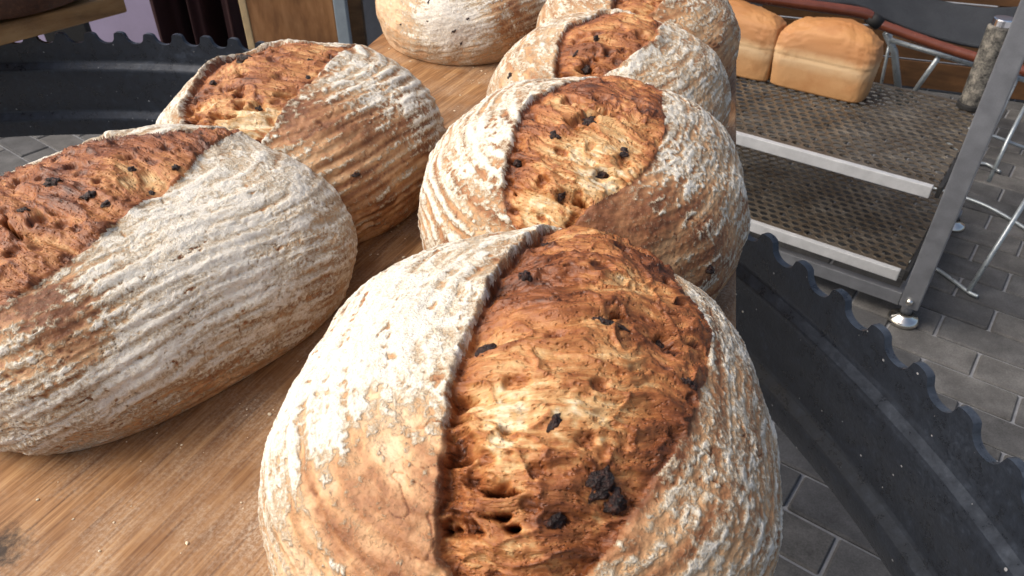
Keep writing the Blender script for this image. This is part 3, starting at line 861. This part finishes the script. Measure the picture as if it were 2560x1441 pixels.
# ------------------------------------------------------------------ wire trolley with copper-brown handle, behind the rack
GALV = painted('galvanised_wire', (.36, .40, .42), .35, .6, .12, 60)
COPPER = painted('copper_brown_tube', (.13, .036, .018), .14, .0, .1, 30, .8)
def build_trolley():
    root = empty('wire_trolley', (1.2, 2.2, 0))
    off = Vector((-1.2, -2.2, 0))
    def tb(name, pts, r, m):
        return tube(name, [p + off for p in pts], r, m, root)
    Y = lambda px, py, y: at_y(px, py, y)
    tb('handle', smooth_path([Y(1780, -22, 2.42), Y(1980, 8, 2.36), Y(2140, 30, 2.32), Y(2178, 42, 2.31)]), .017, COPPER.m)
    tb('handle', smooth_path([Y(2196, 60, 2.30), Y(2300, 98, 2.24), Y(2400, 132, 2.18), Y(2600, 190, 2.06)]), .015, COPPER.m)
    tb('joint', [Y(2172, 40, 2.315), Y(2200, 62, 2.30)], .020, DARK.m)
    tb('wire', [Y(2225, 100, 2.31), Y(2400, 152, 2.20), Y(2600, 212, 2.08)], .0075, GALV.m)
    tb('wire', [Y(2215, 82, 2.32), Y(2236, 130, 2.32), Y(2250, 260, 2.32)], .011, GALV.m)
    tb('wire', [Y(2228, 88, 2.36), Y(2195, 250, 2.36)], .005, GALV.m)
    tb('wire', [Y(2345, 146, 2.22), Y(2262, 262, 2.30)], .008, GALV.m)
    tb('wire', [Y(2545, 195, 2.10), Y(2478, 335, 2.02), Y(2448, 392, 1.98)], .0045, GALV.m)
    tb('wire', [Y(2590, 215, 2.08), Y(2522, 345, 1.96), Y(2471, 455, 1.90)], .0055, GALV.m)
    tb('wire', [Y(2420, 322, 2.02), Y(2490, 343, 1.99), Y(2600, 385, 1.93)], .005, GALV.m)
    g = .006
    tb('wire', smooth_path([at_z(2330, 470, g), at_z(2440, 505, g), at_z(2520, 545, g), at_z(2620, 610, g)]), .006, GALV.m)
    tb('wire', smooth_path([at_z(2270, 655, g), at_z(2330, 668, g), at_z(2380, 700, g), at_z(2420, 730, g), at_z(2445, 742, g)]), .0055, GALV.m)
    b0 = at_z(2420, 730, g)
    tb('wire', [b0, at_y(2495, 612, b0.y + .05), at_y(2600, 446, b0.y + .12)], .0062, GALV.m)
    tb('wire', smooth_path([at_z(2360, 350, .01), at_z(2430, 400, .01), at_z(2470, 412, .01), at_z(2500, 430, .01)]), .005, GALV.m)
    tag(root, 'galvanised wire trolley with a shiny copper brown tube handle behind the rack', 'trolley')
build_trolley()

# dark cloth heaped behind the handle
def cloth_sheet(name, lower, upper, label, cat, mat, amp=.03, nx=90, ny=26, seed=3, wl=.12):
    n = nx; Pl = smooth_path(lower, 12); Pu = smooth_path(upper, 12)
    def samp(P, t):
        f = t * (len(P) - 1); i = min(int(f), len(P) - 2); return P[i].lerp(P[i + 1], f - i)
    V = np.zeros((nx, ny, 3))
    for i in range(nx):
        a, b = samp(Pl, i / (nx - 1)), samp(Pu, i / (nx - 1))
        for j in range(ny): V[i, j] = a.lerp(b, j / (ny - 1))
    V = V.reshape(-1, 3); w = V[:, 0]; zz = V[:, 2]
    V[:, 1] += amp * fbm(w / wl + zz * 3.5, zz / .35, seed, 3) * 2
    q = np.arange(nx * ny).reshape(nx, ny)
    F = np.stack([q[:-1, :-1], q[1:, :-1], q[1:, 1:], q[:-1, 1:]], -1).reshape(-1, 4)
    me = bpy.data.meshes.new(name); me.from_pydata(V.tolist(), [], F.tolist()); me.update()
    o = link(name, me, mat, None, True)
    s = o.modifiers.new('thick', 'SOLIDIFY'); s.thickness = .008; s.offset = 0
    tag(o, label, cat); return o
def weave(name, c0, c1, ang, sc=160):
    M = Mat(name, .9, 0, .2); co = M.coords((1, 1, 1), (0, ang, 0))
    w = M.n('TexWave'); w.inputs['Scale'].default_value = sc; w.inputs['Distortion'].default_value = 1.5; M.l(co, w.inputs['Vector'])
    n1 = M.noise(co, 12, 4, .6)
    c = M.ramp(w.outputs['Fac'], [(.2, c0), (.8, c1)]); c = M.mix(M.ramp(n1, [(.4, 0.0), (.7, .5)]), c, c0); M.color(c); M.bump(w.outputs['Fac'], .3, .002); return M.m
CLOTH = weave('dark_grey_weave', (.016, .018, .022), (.055, .060, .068), .7, 110)
cloth_sheet('grey_cloth', [at_y(1780, -40, 2.50), at_y(1980, -6, 2.46), at_y(2140, 14, 2.42), at_y(2215, 50, 2.38), at_y(2300, 84, 2.34), at_y(2400, 112, 2.30), at_y(2520, 130, 2.26)],
            [at_y(1780, -200, 2.62), at_y(2000, -140, 2.6), at_y(2200, -70, 2.58), at_y(2300, -10, 2.5), at_y(2400, 12, 2.45), at_y(2560, 20, 2.4)],
            'dark grey woven cloth heaped above the copper brown handle', 'cloth', CLOTH, .02, seed=4, wl=.25)

# wooden crate wall behind the trolley
PLANK = wood_material('crate_wood', 0, (.055, .026, .010), (.11, .052, .020), (.17, .085, .035), 0, .6)
def build_crate():
    root = empty('wooden_crate', (2.0, 2.75, 0), math.radians(-20))
    rr = random.Random(4)
    me = None
    for i in range(8):
        z = .01 + i * .112
        if me is None:
            bm = bmesh.new(); bm_box(bm, (-1.5, -.011, 0), (1.0, .011, .104), .003, 2)
            me = bpy.data.meshes.new('plank'); bm.normal_update(); bm.to_mesh(me); bm.free(); me.materials.append(PLANK.m)
        o = bpy.data.objects.new('plank', me); COL.objects.link(o); o.parent = root; o.location = (rr.uniform(-.02, .02), rr.uniform(-.003, .003), z)
    for x in (-1.4, -.2, .9):
        box('batten', (x, .013, 0), (x + .06, .045, .92), PLANK.m, root, .003)
    tag(root, 'brown plank crate standing behind the wire trolley', 'crate')
build_crate()

# ------------------------------------------------------------------ things behind the ring, upper left
def upright(name, px0, px1, y, th, zt, mat, label, cat, lean=0.0, zb=0.0, part=None):
    x0, x1 = at_y(px0, 50, y).x, at_y(px1, 50, y).x
    root = empty(name, (x0, y, zb))
    box(part or 'panel', (0, 0, 0), (x1 - x0, th, zt), mat, root, .003)
    root.rotation_euler = (lean, 0, 0)
    if label: tag(root, label, cat)
    return root
LILAC = painted('lilac_paint', (.47, .40, .56), .8, 0, .05, 6)
upright('lilac_wall', -60, 440, 3.3, .05, 1.6, LILAC.m, 'pale lilac wall panel seen past the toothed ring', 'wall')
upright('black_box', 95, 206, 2.9, .04, .55, DARK.m, 'black box under the upper left board in front of the lilac wall', 'box')
DW = wood_material('upright_wood', math.pi / 2, (.13, .055, .020), (.26, .118, .043), (.38, .19, .08), 0, .7)
DW.t.nodes['Mapping'].inputs['Rotation'].default_value = (0, math.pi / 2, 0)
x0 = at_y(606, 50, 2.25).x; x1 = at_y(838, 50, 2.25).x
r_ = empty('upright_board', (x0, 2.25, 0))
box('panel', (.022, 0, 0), (x1 - x0, .03, 1.4), DW.m, r_, .002)
LIT_EDGE = painted('lit_wood_edge', (.50, .36, .19), .7, 0, .12, 30)  # lighter wood tone: light on the end face put into its colour
box('edge', (0, -.003, 0), (.0215, .032, 1.4), LIT_EDGE.m, r_, .003)
tag(r_, 'brown wooden board standing upright with a left edge coloured as if lit', 'board')
PO = painted('grey_post_paint', (.30, .35, .38), .45, .2, .08, 30)
upright('grey_post', 838, 868, 2.2, .035, 1.4, PO.m, 'slim grey metal post right of the upright wooden board', 'post', part='shaft')
DW2 = wood_material('dark_plank_wood', 0, (.05, .028, .014), (.10, .058, .028), (.15, .09, .045), 0, .7)  # dark olive brown wood for the narrow plank
upright('narrow_plank', 866, 908, 2.4, .03, 1.4, DW2.m, 'narrow dark brown plank right of the slim grey post', 'plank')
MAROON = weave('maroon_cloth', (.018, .008, .008), (.050, .020, .022), 0, 220)
def curtain():
    y = 2.65; xa, xb = at_y(372, 50, y).x, at_y(640, 50, y).x
    nx, ny = 160, 30; V = []; F = []
    for i in range(nx):
        t = i / (nx - 1)
        for j in range(ny):
            zt = j / (ny - 1)
            ph = t * 2 * math.pi * 3.2 + .5 - (zt - .6) * 1.6
            V.append((xa + (xb - xa) * t, y + .055 * math.sin(ph) * (1.1 - .3 * zt) + .02 * math.sin(2.3 * ph + 1), zt * 1.45 + .01))
    for i in range(nx - 1):
        for j in range(ny - 1): F.append((i * ny + j, (i + 1) * ny + j, (i + 1) * ny + j + 1, i * ny + j + 1))
    me = bpy.data.meshes.new('curtain'); me.from_pydata(V, [], F); me.update()
    o = link('curtain', me, MAROON, None, True); s = o.modifiers.new('thick', 'SOLIDIFY'); s.thickness = .006
    tag(o, 'dark maroon cloth hanging in folds between the lilac wall and upright board', 'curtain')
curtain()
SLATE = painted('slate_panel', (.10, .11, .13), .7, 0, .15, 12)
upright('slate_panel', 905, 1900, 2.75, .04, 1.6, SLATE.m, 'dark slate blue panel behind the far end of the bread board', 'panel')
# dark bread on the upper left board
def dark_bread():
    prof = [(.0, .115), (.008, .128), (.03, .136), (.05, .130), (.072, .105), (.085, .06), (.088, .0)]
    V = []; F = []; n = 72
    for z, r in prof[:-1]:
        for k in range(n):
            a = 2 * math.pi * k / n
            w = 1 + .02 * math.sin(3 * a) + .01 * math.sin(8 * a + 1)
            V.append((r * 1.25 * w * math.cos(a), r * w * math.sin(a), z))
    for i in range(len(prof) - 2):
        for k in range(n): F.append((i * n + k, i * n + (k + 1) % n, (i + 1) * n + (k + 1) % n, (i + 1) * n + k))
    F.append(tuple(range((len(prof) - 2) * n, (len(prof) - 1) * n))); F.append(tuple(range(n))[::-1])
    me = bpy.data.meshes.new('dark_loaf'); me.from_pydata(V, [], F); me.update()
    M = Mat('dark_rye_crust', .6, 0, .4); co = M.coords(); n1 = M.noise(co, 30, 5, .65); n2 = M.noise(co, 200, 4, .6)
    M.color(M.ramp(M.math('ADD', M.math('MULTIPLY', n1, .6), M.math('MULTIPLY', n2, .4)), [(.3, (.03, .012, .006)), (.55, (.075, .028, .012)), (.75, (.16, .075, .035))])); M.bump(n2, .5, .002)
    o = link('dark_loaf', me, M.m, None, True)
    o.location = at_z(-45, 12, BOARD + .0065)
    s = o.modifiers.new('round', 'SUBSURF'); s.levels = 2; s.render_levels = 2
    tag(o, 'dark rye loaf on the upper left board, cut by the photo corner', 'bread')
dark_bread()
